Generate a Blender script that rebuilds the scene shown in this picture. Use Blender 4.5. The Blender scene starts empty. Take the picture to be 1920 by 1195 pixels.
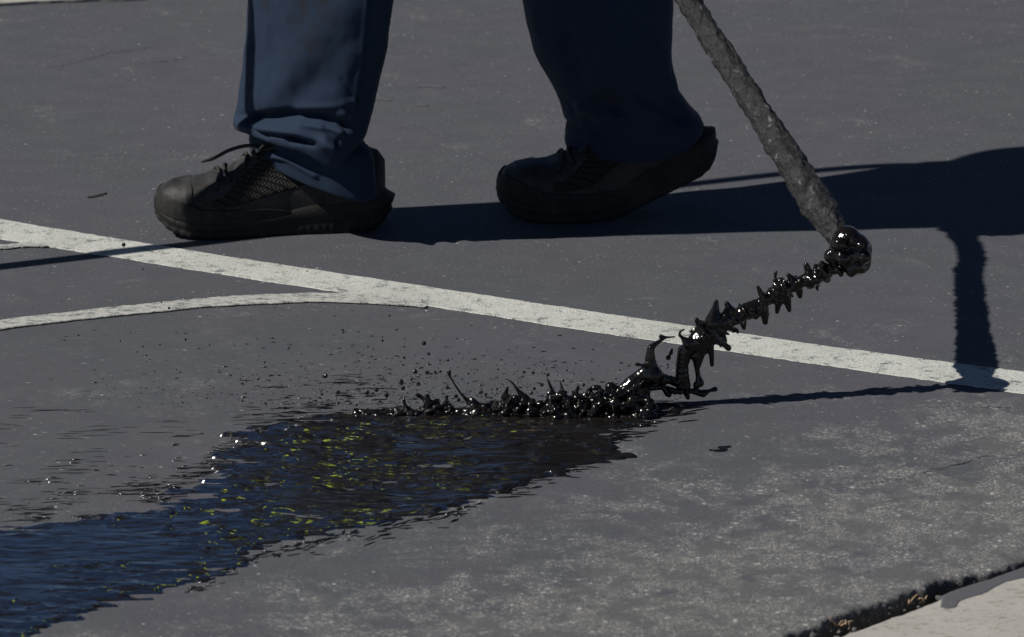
import bpy, bmesh, math, random
import numpy as np
from mathutils import Vector

random.seed(7); RNG = np.random.default_rng(11)
scene = bpy.context.scene
col = scene.collection

# ------------------------------------------------------------------ camera
DIST, PITCH, HW = 6.0, math.radians(18.5), .655 / 6
CAM = np.array([0, -DIST * math.cos(PITCH), DIST * math.sin(PITCH)])
FWD = np.array([0, math.cos(PITCH), -math.sin(PITCH)]); UPV = np.array([0, math.sin(PITCH), math.cos(PITCH)])
cd = bpy.data.cameras.new('camera'); cam = bpy.data.objects.new('camera', cd); col.objects.link(cam)
cam.location = CAM; cam.rotation_euler = (math.pi / 2 - PITCH, 0, 0)
cd.sensor_width = 36; cd.lens = 18 / HW
cd.clip_start = .1; cd.clip_end = 2000
cd.dof.use_dof = True; cd.dof.focus_distance = 5.85; cd.dof.aperture_fstop = 11
scene.camera = cam

# ------------------------------------------------------------------ light
SUNDIR = Vector((1.0, .17, -1.08)).normalized()           # the way the light travels
world = bpy.data.worlds.new('World'); scene.world = world; world.use_nodes = True
wn = world.node_tree.nodes; wl = world.node_tree.links
bg = wn['Background']; sky = wn.new('ShaderNodeTexSky'); sky.sky_type = 'NISHITA'; sky.sun_disc = False
sky.sun_elevation = math.asin(-SUNDIR.z); sky.sun_rotation = math.atan2(-SUNDIR.x, -SUNDIR.y)
sky.air_density = .5; sky.dust_density = .15; sky.ozone_density = 2.5; sky.altitude = 600
wl.new(sky.outputs[0], bg.inputs[0]); bg.inputs[1].default_value = .05
sd_ = bpy.data.lights.new('sun', 'SUN'); sd_.energy = 5.0; sd_.angle = math.radians(.53); sd_.color = (1, .96, .89)
sun = bpy.data.objects.new('sun', sd_); col.objects.link(sun); sun.location = (-4, -1, 5)
sun.rotation_euler = SUNDIR.to_track_quat('-Z', 'Y').to_euler()
scene.view_settings.view_transform = 'Standard'; scene.view_settings.look = 'None'
scene.view_settings.exposure = 0; scene.view_settings.gamma = 1; scene.view_settings.use_curve_mapping = False

# ------------------------------------------------------------------ measuring helpers
def ray(x, y):
    return FWD + np.array([1., 0, 0]) * ((x - 960) / 960 * HW) + UPV * ((597.5 - y) / 960 * HW)
def G(x, y, z=0.):
    d = ray(x, y); return CAM + d * ((z - CAM[2]) / d[2])
def A(x, y, Y):
    d = ray(x, y); return CAM + d * ((Y - CAM[1]) / d[1])
def proj(P):
    d = np.asarray(P) - CAM; k = d @ FWD
    return 960 + d[..., 0] / k / HW * 960, 597.5 - (d @ UPV) / k / HW * 960
def mpp(P):
    return float((np.asarray(P) - CAM) @ FWD) * HW / 960

def _h(i, j, k):
    n = (i * 374761393 + j * 668265263 + k * 1274126177) & 0xffffffff
    n = ((n ^ (n >> 13)) * 1274126177) & 0xffffffff
    n = n ^ (n >> 16)
    return (n & 0xffff) / 32767.5 - 1
def vn(x, y, z=0.):
    x, y, z = np.broadcast_arrays(np.asarray(x, float), np.asarray(y, float), np.asarray(z, float))
    i = np.floor(x).astype(np.int64); j = np.floor(y).astype(np.int64); k = np.floor(z).astype(np.int64)
    f = x - i; g = y - j; h = z - k
    f = f * f * f * (f * (f * 6 - 15) + 10); g = g * g * g * (g * (g * 6 - 15) + 10); h = h * h * h * (h * (h * 6 - 15) + 10)
    def L(a, b, t): return a + (b - a) * t
    return L(L(L(_h(i, j, k), _h(i + 1, j, k), f), L(_h(i, j + 1, k), _h(i + 1, j + 1, k), f), g),
             L(L(_h(i, j, k + 1), _h(i + 1, j, k + 1), f), L(_h(i, j + 1, k + 1), _h(i + 1, j + 1, k + 1), f), g), h)
def fbm(x, y, z=0., o=4):
    r = 0; a = .5
    x = np.asarray(x, float); y = np.asarray(y, float); z = np.asarray(z, float)
    for q in range(o):
        r = r + a * vn(x + 17.3 * q, y - 9.1 * q, z + 5.7 * q); x = x * 2.03; y = y * 2.03; z = z * 2.03; a *= .5
    return r
def sstep(a, b, x):
    t = np.clip((x - a) / (b - a), 0, 1); return t * t * (3 - 2 * t)

# ------------------------------------------------------------------ material helpers
class NT:
    def __init__(s, name):
        s.m = bpy.data.materials.new(name); s.m.use_nodes = True
        s.t = s.m.node_tree; s.b = s.t.nodes['Principled BSDF']; s._tc = None
    def n(s, typ, **kw):
        nd = s.t.nodes.new(typ)
        for k, v in kw.items(): setattr(nd, k, v)
        return nd
    def put(s, sock, v):
        if hasattr(v, 'is_linked') or isinstance(v, bpy.types.NodeSocket): s.t.links.new(v, sock)
        else: sock.default_value = v
    def pos(s, scale=(1, 1, 1), rot=(0, 0, 0)):
        if s._tc is None: s._tc = s.n('ShaderNodeTexCoord')
        mp = s.n('ShaderNodeMapping'); mp.inputs['Scale'].default_value = scale; mp.inputs['Rotation'].default_value = rot
        s.t.links.new(s._tc.outputs['Object'], mp.inputs[0]); return mp.outputs[0]
    def noise(s, vec, scale, detail=4, rough=.55, dist=0):
        nd = s.n('ShaderNodeTexNoise'); s.put(nd.inputs['Vector'], vec); nd.inputs['Scale'].default_value = scale
        nd.inputs['Detail'].default_value = detail; nd.inputs['Roughness'].default_value = rough; nd.inputs['Distortion'].default_value = dist
        return nd.outputs[0]
    def ramp(s, fac, a, b, va=0., vb=1.):
        nd = s.n('ShaderNodeMapRange', interpolation_type='SMOOTHSTEP'); s.put(nd.inputs[0], fac)
        for i, v in ((1, a), (2, b), (3, va), (4, vb)): nd.inputs[i].default_value = v
        return nd.outputs[0]
    def mix(s, fac, a, b, mode='MIX'):
        nd = s.n('ShaderNodeMix', data_type='RGBA', blend_type=mode); s.put(nd.inputs[0], fac)
        for i, v in ((6, a), (7, b)):
            if isinstance(v, tuple): nd.inputs[i].default_value = (*v[:3], 1)
            else: s.put(nd.inputs[i], v)
        return nd.outputs[2]
    def math(s, op, a, b=0.):
        nd = s.n('ShaderNodeMath', operation=op); s.put(nd.inputs[0], a); s.put(nd.inputs[1], b); return nd.outputs[0]
    def dot(s, vec, d):
        nd = s.n('ShaderNodeVectorMath', operation='DOT_PRODUCT'); s.put(nd.inputs[0], vec); nd.inputs[1].default_value = d
        return nd.outputs['Value']
    def voro(s, vec, scale, feature='F1'):
        nd = s.n('ShaderNodeTexVoronoi', feature=feature); s.put(nd.inputs['Vector'], vec); nd.inputs['Scale'].default_value = scale
        return nd
    def bump(s, h, strength=.3, dist=.001, prev=None):
        nd = s.n('ShaderNodeBump'); s.put(nd.inputs['Height'], h); nd.inputs['Strength'].default_value = strength
        nd.inputs['Distance'].default_value = dist
        if prev is not None: s.put(nd.inputs['Normal'], prev)
        return nd.outputs[0]
    def fin(s, color=None, rough=None, normal=None, spec=None, ior=None):
        if color is not None:
            if isinstance(color, tuple): s.b.inputs['Base Color'].default_value = (*color[:3], 1)
            else: s.put(s.b.inputs['Base Color'], color)
        if rough is not None: s.put(s.b.inputs['Roughness'], rough)
        if normal is not None: s.put(s.b.inputs['Normal'], normal)
        if spec is not None: s.b.inputs['Specular IOR Level'].default_value = spec
        if ior is not None: s.b.inputs['IOR'].default_value = ior
        return s.m

# gutter geometry in plan
GA = G(1474, 1195)[:2]; GB = G(1920, 1048)[:2]
GD = (GB - GA) / np.linalg.norm(GB - GA); GN = np.array([-GD[1], GD[0]])       # GN points onto the asphalt
CA = G(1548, 1195)[:2]; CB = G(1920, 1058)[:2]

def asphalt_nodes(t, wear=True):
    P = t.pos()
    big = t.noise(P, 3.2, 3, .5); mid = t.noise(t.pos((1, 1.6, 1)), 14, 4, .6); fine = t.noise(P, 420, 4, .75)
    c = t.mix(t.ramp(big, .36, .66), (.0755, .081, .091), (.080, .078, .0945))
    c = t.mix(t.ramp(mid, .3, .75), c, t.mix(1., c, (.84, .85, .88), 'MULTIPLY'))
    c = t.mix(t.ramp(fine, .35, .72, 0., .6), c, (.05, .05, .055))
    c = t.mix(t.ramp(t.noise(P, 900, 2, .6), .55, .75, 0., .45), c, (.15, .15, .155))
    st = t.noise(t.pos((14, 150, 1), (0, 0, -.12)), 1.2, 3, .6)                 # squeegee streaks
    c = t.mix(t.ramp(st, .5, .78, 0., .35), c, (.058, .058, .064))
    clus = t.noise(P, 9, 5, .7)
    for sc, lo_, hi_, am in ((430, .985, .93, .8), (190, .9965, .975, .7)):      # pale exposed grit, fine and coarse
        v = t.voro(t.pos((1, 1.15, 1)), sc); vd = t.n('ShaderNodeSeparateColor'); t.put(vd.inputs[0], v.outputs['Color'])
        grit = t.math('MULTIPLY', t.math('GREATER_THAN', vd.outputs[0], t.ramp(clus, .42, .78, lo_, hi_)), t.ramp(v.outputs['Distance'], .15, .48, 1., 0.))
        c = t.mix(t.math('MULTIPLY', grit, am), c, t.mix(vd.outputs[1], (.17, .17, .165), (.6, .59, .55)))
    if wear:
        d = t.math('SUBTRACT', t.dot(P, (GN[0], GN[1], 0)), float(GN @ GA))     # metres from the gutter
        along = t.dot(P, (GD[0], GD[1], 0))
        wn_ = t.noise(t.pos((1, 1.35, 1)), 6.5, 7, .7, .5)
        wm = t.math('ADD', t.ramp(d, .0, .68, .235, -.16), wn_)
        w = t.math('MULTIPLY', t.ramp(wm, .55, .66), t.ramp(along, -1.5, -.75, .4, 1.))
        worn = t.mix(t.noise(P, 150, 5, .75), (.065, .0645, .063), (.145, .143, .137))
        c = t.mix(t.math('MULTIPLY', w, .55), c, worn)
        cl2 = t.noise(P, 22, 5, .72)
        w2 = t.math('MULTIPLY', t.ramp(wm, .38, .60), t.ramp(cl2, .42, .56))
        for sc, th_, am in ((300, .6, .75), (150, .86, .8), (520, .45, .65), (800, .5, .6)):
            v2 = t.voro(t.pos((1, 1.25, 1)), sc); vc2 = t.n('ShaderNodeSeparateColor'); t.put(vc2.inputs[0], v2.outputs['Color'])
            g2 = t.math('MULTIPLY', t.math('GREATER_THAN', vc2.outputs[0], th_), t.ramp(v2.outputs['Distance'], .2, .6, 1., 0.))
            c = t.mix(t.math('MULTIPLY', t.math('MULTIPLY', g2, w2), am), c, t.mix(vc2.outputs[1], (.1, .1, .095), (.46, .455, .43)))
    nb = t.bump(fine, .5, .0015); nb = t.bump(t.noise(P, 120, 4, .65), .45, .0025, nb); nb = t.bump(mid, .25, .004, nb)
    return c, nb
t = NT('asphalt_sealed'); c_, n_ = asphalt_nodes(t); M_ASPH = t.fin(c_, .78, n_, .28)

t = NT('line_paint'); ca, na = asphalt_nodes(t, False); P = t.pos()
pw = t.noise(t.pos((1, 1.4, 1)), 38, 6, .72); pb = t.noise(P, 7, 3, .5)
pc = t.mix(t.noise(P, 90, 5, .7), (.38, .39, .365), (.64, .65, .615)); pc = t.mix(t.ramp(pb, .45, .7, 0., .45), pc, (.36, .365, .34))
pf = t.noise(P, 500, 3, .7); pc = t.mix(t.ramp(pf, .38, .7, 0., .7), pc, (.27, .27, .25))
chip = t.ramp(t.math('ADD', t.math('MULTIPLY', pw, .7), t.math('MULTIPLY', pf, .35)), .545, .64)
M_PAINT = t.fin(t.mix(t.math('MULTIPLY', chip, .85), pc, ca), .7, t.bump(pf, .4, .001, na), .3)
t = NT('line_paint_worn'); ca, na = asphalt_nodes(t, False); P = t.pos()
pw = t.noise(t.pos((1, 2.2, 1)), 60, 6, .75); pf = t.noise(P, 500, 3, .7)
chip = t.ramp(t.math('ADD', t.math('MULTIPLY', pw, .7), t.math('MULTIPLY', pf, .35)), .50, .63)
M_PAINT2 = t.fin(t.mix(t.math('MULTIPLY', chip, .9), t.mix(pf, (.3, .3, .28), (.5, .5, .47)), ca), .72, t.bump(pf, .4, .001, na), .3)

t = NT('concrete'); P = t.pos()
c = t.mix(t.noise(P, 16, 5, .6), (.27, .26, .24), (.40, .385, .355))
c = t.mix(t.ramp(t.noise(t.pos((1, 1.8, 1)), 85, 6, .75), .52, .62, 0., .8), c, (.19, .165, .135))
c = t.mix(t.ramp(t.noise(P, 520, 3, .6), .45, .75, 0., .7), c, (.25, .235, .21))
M_CONC = t.fin(c, .85, t.bump(t.noise(P, 300, 4, .7), .4, .0015), .25)
t = NT('soil'); P = t.pos(); M_SOIL = t.fin(t.mix(t.noise(P, 90, 5, .7), (.012, .010, .008), (.05, .042, .034)), .95, t.bump(t.noise(P, 150, 5), .8, .006), .1)
t = NT('stone'); P = t.pos(); M_STONE = t.fin(t.mix(t.noise(P, 70, 4, .6), (.045, .045, .046), (.17, .165, .155)), .85, t.bump(t.noise(P, 400, 3), .5, .001), .2)
t = NT('dry_grass'); P = t.pos(); M_STRAW = t.fin(t.mix(t.noise(P, 200, 3), (.25, .17, .10), (.5, .37, .24)), .8, None, .2)
t = NT('dried_sealer'); P = t.pos(); M_SMEAR = t.fin(t.mix(t.noise(P, 45, 4), (.072, .071, .082), (.095, .093, .102)), .6, t.bump(t.noise(P, 500, 3), .3, .001), .35)

t = NT('wet_sealer'); P = t.pos()
M_WET = t.fin(t.mix(t.noise(P, 60, 3), (.003, .0024, .002), (.009, .007, .0055)), .13, t.bump(t.noise(P, 260, 3, .5), .2, .002), .5, 1.5)
t = NT('wet_sealer_pool'); P = t.pos()
# mirror-bright settled film broken by streaks of thick unsettled sealer, more of them where it has just been poured
fresh = t.ramp(t.dot(P, (1, .25, 0)), -.62, -.05, -.015, .11)
clot = t.ramp(t.math('ADD', t.noise(t.pos((28, 120, 1)), 1., 5, .68, .35), fresh), .48, .56)
t.put(t.b.inputs['Specular IOR Level'], t.ramp(clot, 0., 1., .5, .10))
M_POOL = t.fin(t.mix(clot, (.003, .003, .0035), (.0075, .006, .005)), t.ramp(clot, 0., 1., .06, .22), t.bump(t.noise(t.pos((.45, 1.7, 1)), 150, 3, .55), .2, .0016), None, 6.5)
t = NT('wet_spatter'); P = t.pos()
M_SPAT = t.fin((.007, .0065, .0065), .16, t.bump(t.noise(P, 300, 2, .5), .3, .001), .5, 1.5)

t = NT('crusted_pipe'); P = t.pos()
mus = t.noise(t.pos((1, 1, 1)), 75, 6, .7, .8); fl = t.noise(P, 30, 4, .6)
c = t.mix(t.ramp(mus, .3, .7), (.008, .0078, .0085), (.025, .0245, .0265))
c = t.mix(t.math('MULTIPLY', t.ramp(mus, .57, .66), t.ramp(fl, .42, .58)), c, (.17, .167, .17))
M_CRUST = t.fin(c, t.ramp(fl, .35, .7, .42, .75), t.bump(t.noise(P, 240, 5, .7), .7, .003, t.bump(mus, .8, .006)), .4)

t = NT('navy_twill'); P = t.pos()
c = t.mix(t.noise(P, 7, 4, .6), (.0058, .0142, .032), (.0108, .024, .051))
weave = t.n('ShaderNodeTexWave', bands_direction='DIAGONAL'); t.put(weave.inputs[0], P); weave.inputs['Scale'].default_value = 260
c = t.mix(t.ramp(t.noise(t.pos((1, 1, .55)), 11, 5, .65), .56, .70, 0., .7), c, (.013, .0105, .009))
c = t.mix(t.ramp(t.noise(t.pos((1, 1, 1.2)), 42, 5, .7), .66, .76, 0., .7), c, (.045, .037, .03))
M_NAVY = t.fin(c, .82, t.bump(weave.outputs[0], .18, .0005, t.bump(t.noise(P, 26, 4, .6), .25, .004)), .22)
t.b.inputs['Sheen Weight'].default_value = .03; t.b.inputs['Sheen Roughness'].default_value = .5
t = NT('seam_thread'); M_SEAM = t.fin((.012, .02, .036), .85, None, .2)

def shoe_mat(name, a, b, rough=.62, dust=.5):
    t = NT(name); P = t.pos()
    c = t.mix(t.ramp(t.noise(P, 28, 5, .65), .3, .75), a, b)
    c = t.mix(t.ramp(t.noise(P, 150, 4, .7), .56, .72, 0., dust), c, (.07, .067, .062))
    return t.fin(c, rough, t.bump(t.noise(P, 520, 4, .6), .35, .0008, t.bump(t.noise(P, 60, 3), .3, .002)), .35)
M_LEATHER = shoe_mat('shoe_leather', (.010, .0098, .0094), (.038, .0365, .035))
M_RUBBER = shoe_mat('shoe_rubber', (.006, .0058, .005), (.019, .018, .0158), .7)
M_LACE = shoe_mat('shoe_lace', (.014, .014, .013), (.035, .034, .032), .8, .3)
M_AGLET = shoe_mat('lace_tip', (.16, .155, .14), (.24, .23, .21), .5, .2)
M_HOLE = shoe_mat('eyelet_dark', (.006, .006, .006), (.012, .012, .012), .8, 0.)
t = NT('shoe_knit'); P = t.pos((1, 1, 1), (0, .5, 0))
br = t.n('ShaderNodeTexVoronoi', distance='CHEBYCHEV'); t.put(br.inputs['Vector'], P); br.inputs['Scale'].default_value = 265; br.inputs['Randomness'].default_value = .12
h_ = t.ramp(br.outputs['Distance'], .18, .5, 1., 0.)
M_KNIT = t.fin(t.mix(h_, (.003, .003, .003), (.046, .0445, .042)), .75, t.bump(h_, 1., .0016), .25)
t = NT('hi_vis_cloth'); M_VIS = t.fin((.78, .95, .02), .8, None, .2)
t = NT('skin'); P = t.pos(); M_SKIN = t.fin(t.mix(t.noise(P, 30, 3), (.36, .22, .15), (.45, .28, .2)), .55)
t = NT('work_glove'); P = t.pos(); M_GLOVE = t.fin(t.mix(t.noise(P, 60, 4), (.02, .02, .02), (.06, .058, .055)), .8)
t = NT('cap_cloth'); M_CAP = t.fin((.03, .035, .05), .85)
t = NT('hose_rubber'); P = t.pos(); M_HOSE = t.fin(t.mix(t.noise(P, 40, 4), (.02, .02, .02), (.04, .04, .04)), .6)
t = NT('dead_leaf'); M_LEAF = t.fin((.022, .02, .018), .8)

# ------------------------------------------------------------------ mesh helpers
def mobj(name, V, F, mat, parent=None, smooth=True):
    me = bpy.data.meshes.new(name); me.from_pydata([tuple(map(float, v)) for v in V], [], [tuple(map(int, f)) for f in F]); me.update()
    if smooth: me.polygons.foreach_set('use_smooth', [True] * len(me.polygons))
    me.materials.append(mat)
    o = bpy.data.objects.new(name, me); col.objects.link(o)
    if parent is not None: o.parent = parent
    return o
def grid_faces(n, m, wrap=False, base=0):
    F = []
    mm = m if wrap else m - 1
    for i in range(n - 1):
        for j in range(mm):
            k = (j + 1) % m
            F.append((base + i * m + j, base + i * m + k, base + (i + 1) * m + k, base + (i + 1) * m + j))
    return F
def tag(o, label=None, cat=None, group=None, kind=None):
    for k, v in (('label', label), ('category', cat), ('group', group), ('kind', kind)):
        if v: o[k] = v
    return o
def empty(name, loc=(0, 0, 0)):
    o = bpy.data.objects.new(name, None); o.location = loc; o.empty_display_size = .05; col.objects.link(o); return o
def tube(pts, rad, seg=10, caps=True):
    pts = np.asarray(pts, float); n = len(pts); rad = np.broadcast_to(np.asarray(rad, float), (n,))
    T = np.gradient(pts, axis=0); T /= np.linalg.norm(T, axis=1)[:, None] + 1e-9
    up = np.array([0, 0, 1.]) if abs(T[0][2]) < .9 else np.array([1., 0, 0])
    V = []
    a = np.cross(T[0], up); a /= np.linalg.norm(a)
    for i in range(n):
        a = a - T[i] * (a @ T[i]); a /= np.linalg.norm(a); b = np.cross(T[i], a)
        for k in range(seg):
            w = 2 * math.pi * k / seg; V.append(pts[i] + rad[i] * (a * math.cos(w) + b * math.sin(w)))
    F = grid_faces(n, seg, True)
    if caps: F += [tuple(range(seg))[::-1], tuple((n - 1) * seg + k for k in range(seg))]
    return V, F
def spline(pts, n):
    pts = np.asarray(pts, float); m = len(pts)
    P = np.vstack([2 * pts[0] - pts[1], pts, 2 * pts[-1] - pts[-2]]); out = []
    for s in np.linspace(0, m - 1 - 1e-6, n):
        i = int(s); u = s - i; p0, p1, p2, p3 = P[i:i + 4]
        out.append(.5 * ((2 * p1) + (-p0 + p2) * u + (2 * p0 - 5 * p1 + 4 * p2 - p3) * u * u + (-p0 + 3 * p1 - 3 * p2 + p3) * u ** 3))
    return np.array(out)
class MB:
    def __init__(s): s.V = []; s.F = []
    def add(s, V, F):
        b = len(s.V); s.V += list(V); s.F += [tuple(i + b for i in f) for f in F]; return s
    def build(s, name, mat, parent=None, smooth=True): return mobj(name, s.V, s.F, mat, parent, smooth)
def icos(sub):
    bm = bmesh.new(); bmesh.ops.create_icosphere(bm, subdivisions=sub, radius=1)
    V = np.array([v.co[:] for v in bm.verts]); F = [tuple(v.index for v in f.verts) for f in bm.faces]; bm.free(); return V, F
ICO1, ICO2, ICO3 = icos(1), icos(2), icos(3)
def capsule(mb, p, q, r0, r1, seg=8):
    p = np.asarray(p); q = np.asarray(q); L = np.linalg.norm(q - p)
    n = max(2, int(L / (.6 * min(r0, r1) + 1e-4))); n = min(n, 30)
    for i in range(n + 1):
        u = i / n; r = r0 + (r1 - r0) * u
        mb.add(ICO2[0] * r + (p + (q - p) * u), ICO2[1])

# ------------------------------------------------------------------ the ground
FAR = 400.
def pl(a, d): v = GA + GD * a + GN * d; return (v[0], v[1])
V = []; F = []
# detailed ragged edge along the gutter
s_ = np.arange(-1.2, 1.6, .0022); prof_d = np.array([.05, .03, .02, .013, .008, .004, .0015, 0., -.001, .0, .002, .004])
prof_z = np.array([0., 0., 0., -.0002, -.0006, -.0014, -.003, -.006, -.011, -.018, -.027, -.04])
rag = .010 * fbm(s_ / .045, 0., 3., 4) + .0035 * fbm(s_ / .008, 1., 7., 3) + .02 * np.clip(fbm(s_ / .12, 4., 1., 3), -.3, .6)
EDGE = []
for i, s in enumerate(s_):
    for j in range(len(prof_d)):
        k = sstep(.05, .004, prof_d[j])
        d = prof_d[j] + k * (rag[i] + .003 * fbm(s / .009, j * .8, 2., 3)) ; z = prof_z[j] - .0015 * k * abs(vn(s / .008, j * .9, 8.))
        x, y = pl(s, d if j else .05); EDGE.append((x, y, z if j else 0.))
V = list(EDGE); n = len(s_); m = len(prof_d); F = grid_faces(n, m)
b = len(V)
V += [(*pl(-FAR, .05), 0), (*pl(-FAR, FAR), 0), (*pl(FAR, FAR), 0), (*pl(FAR, .05), 0)]
rowtop = [i * m for i in range(n)]
F.append(tuple([b] + rowtop + [b + 3, b + 2, b + 1]))
ground = mobj('asphalt_ground', V, F, M_ASPH)
fl = [True] * len(ground.data.polygons); fl[-1] = False; ground.data.polygons.foreach_set('use_smooth', fl)
tag(ground, 'grey seal-coated asphalt with pale exposed grit, worn near the gutter', None, None, 'structure')
soil = mobj('joint_soil', [(*pl(-FAR, .4), -.03), (*pl(FAR, .4), -.03), (*pl(FAR, -FAR), -.03), (*pl(-FAR, -FAR), -.03)], [(0, 1, 2, 3)], M_SOIL, None, False)
tag(soil, 'dark soil at the bottom of the open joint beside the gutter', None, None, 'structure')

# concrete gutter, rounded edge
cd_ = (CB - CA) / np.linalg.norm(CB - CA); cn_ = np.array([cd_[1], -cd_[0]])
s_ = np.concatenate([[-FAR], np.arange(-.8, 1.2, .006), [FAR]])
pd = np.array([0., .0, .0015, .004, .008, .02]); pz = np.array([-.06, -.011, -.0065, -.0045, -.004, -.004])
V = []
for i, s in enumerate(s_):
    near = abs(s) < 5
    for j in range(len(pd)):
        e = (.0016 * vn(s / .02, j * .7, 1.) + .001 * vn(s / .006, j, 4.)) * (1 if near and j < 5 else 0)
        v = CA + cd_ * s + cn_ * (pd[j] + e); V.append((v[0], v[1], pz[j]))
n = len(s_); m = len(pd); F = grid_faces(n, m); b = len(V)
q0 = CA - cd_ * FAR + cn_ * FAR; q1 = CA + cd_ * FAR + cn_ * FAR
V += [(*q0, -.004), (*q1, -.004)]; F.append(tuple([i * m + m - 1 for i in range(n)] + [b + 1, b]))
gut = mobj('concrete_gutter', V, F, M_CONC, None, False)
tag(gut, 'pale concrete gutter slab in the near corner', None, None, 'structure')
# far concrete pavement
a0 = G(0, 13)[:2]; a1 = G(300, -1)[:2]; d0 = (a1 - a0) / np.linalg.norm(a1 - a0); n0 = np.array([-d0[1], d0[0]])
es = np.arange(-1.5, 4, .02); V = []
for s in es:
    e = .012 * fbm(s / .07, 3., 1., 4); v = a0 + d0 * s + n0 * e; V += [(v[0], v[1], .001), (v[0], v[1], .005)]
n = len(es); F = grid_faces(n, 2); b = len(V)
for s in (-FAR, FAR): v = a0 + d0 * s + n0 * 4; V.append((v[0], v[1], .005))
v = a0 - d0 * 60; V.append((v[0], v[1], .005)); v = a0 + d0 * 60; V.append((v[0], v[1], .005))
F.append(tuple([b + 2] + [2 * i + 1 for i in range(n)] + [b + 3, b + 1, b]))
tag(mobj('concrete_pavement', V, F, M_CONC, None, False), 'pale concrete strip beyond the asphalt in the far corner', None, None, 'structure')

# ------------------------------------------------------------------ painted lines
def ribbon(name, cpts, widths, z, mat, label, n=700, jag=.0017, dens=None):
    """cpts: centre line in plan, widths in metres"""
    c = spline(np.asarray(cpts), n); w = np.interp(np.linspace(0, 1, n), np.linspace(0, 1, len(widths)), widths)
    T = np.gradient(c, axis=0); T /= np.linalg.norm(T, axis=1)[:, None]; N = np.stack([-T[:, 1], T[:, 0]], 1)
    L = np.concatenate([[0], np.cumsum(np.linalg.norm(np.diff(c, axis=0), axis=1))])
    e0 = jag * (1.2 * fbm(L / .012, 0., 5., 4) + 1.2 * fbm(L / .08, 3., 5., 3)); e1 = jag * (1.2 * fbm(L / .012, 9., 2., 4) + 1.4 * fbm(L / .08, 5., 8., 3))
    V = []
    for i in range(n):
        for u in (-1, -.97, 0, .97, 1):
            off = u * w[i] / 2 + (e0[i] if u < 0 else e1[i] if u > 0 else 0)
            p = c[i] + N[i] * off; V.append((p[0], p[1], z - (.001 if abs(u) == 1 else 0)))
    o = mobj(name, V, grid_faces(n, 5), mat, None, False); tag(o, label, 'painted line'); return o
def gp(x, y): return G(x, y)[:2]
mp = [((-120, 393), (-120, 430)), ((0, 413), (0, 449)), ((400, 478), (400, 513)), ((700, 524), (700, 559)), ((1000, 569), (1000, 606)),
      ((1280, 611), (1280, 648)), ((1558, 651), (1558, 688)), ((1740, 675), (1740, 715)), ((1920, 698), (1920, 740)), ((2100, 720), (2100, 763))]
cl = [(gp(*a) + gp(*b_)) / 2 for a, b_ in mp]
dirm = (cl[-1] - cl[0]) / np.linalg.norm(cl[-1] - cl[0]); nm = np.array([-dirm[1], dirm[0]])
wd = [abs((gp(*a) - gp(*b_)) @ nm) for a, b_ in mp]
ribbon('parking_line', cl, wd, .0015, M_PAINT, 'long straight white painted line running under the black stream', 1400)
ap = [(-80, 628), (0, 612), (100, 599), (200, 588), (300, 578), (400, 569), (500, 563), (600, 560.5), (680, 563), (750, 570), (800, 577)]
ribbon('curved_line', [gp(*p) for p in ap], [.034, .034, .034, .036, .037, .037, .037, .036, .032, .024, .008], .0026, M_PAINT2, 'thin worn white curved line meeting the long straight line', 700, .002)
ribbon('short_line', [gp(-70, 470), gp(0, 465.5), gp(50, 462), gp(90, 464)], [.019, .018, .015, .004], .0026, M_PAINT2, 'faded short white stripe end at the left edge of the picture', 300, .004)

# ------------------------------------------------------------------ joint litter
mb = MB()
for i in range(420):
    s = random.uniform(-.5, .62); wgap = abs((CA + cd_ * s - GA) @ GN); d = -random.uniform(.0, 1.) * (.035 if s < .25 else .012) + .004
    r = (.001 + .0042 * random.random() ** 3) * (1 if s < .3 else .7)
    x, y = pl(s, d); sc = np.array([random.uniform(.7, 1.3), random.uniform(.7, 1.2), random.uniform(.6, 1.)])
    vv = ICO1[0] * r * sc; vv = vv * (1 + .5 * vn(vv[:, 0] / r * 1.1 + i, vv[:, 1] / r * 1.1, vv[:, 2] / r * 1.1))[:, None]
    mb.add(vv + np.array([x, y, -.03 + random.uniform(.0, .021) + r * .5]), ICO1[1])
o = mb.build('gravel', M_STONE, None, False); tag(o, 'loose dark gravel lying in the joint between asphalt and concrete', 'gravel', None, 'stuff')
def straw(cx, cy, n, lab, sd):
    rr = random.Random(sd); p = G(cx, cy, -.008); mb = MB()
    for i in range(n):
        a = rr.uniform(0, 6.28); L = rr.uniform(.005, .017); el = rr.uniform(.1, 1.2)
        b0 = p + np.array([rr.uniform(-.012, .012), rr.uniform(-.005, .005), rr.uniform(-.006, .0)])
        dr = np.array([math.cos(a) * math.cos(el), math.sin(a) * math.cos(el), math.sin(el)])
        pts = [b0, b0 + dr * L * .5 + np.array([0, 0, .001]), b0 + dr * L]
        mb.add(*tube(spline(pts, 6), np.linspace(.0011, .0005, 6), 5))
    tag(mb.build('dry_grass', M_STRAW), lab, 'dry grass', 'scraps of dry grass in the joint')
straw(1588, 1172, 5, 'scrap of dry straw in the joint nearest the bottom edge', 3)
straw(1718, 1124, 6, 'scrap of dry straw in the joint beside the dark smear', 4)
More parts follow.
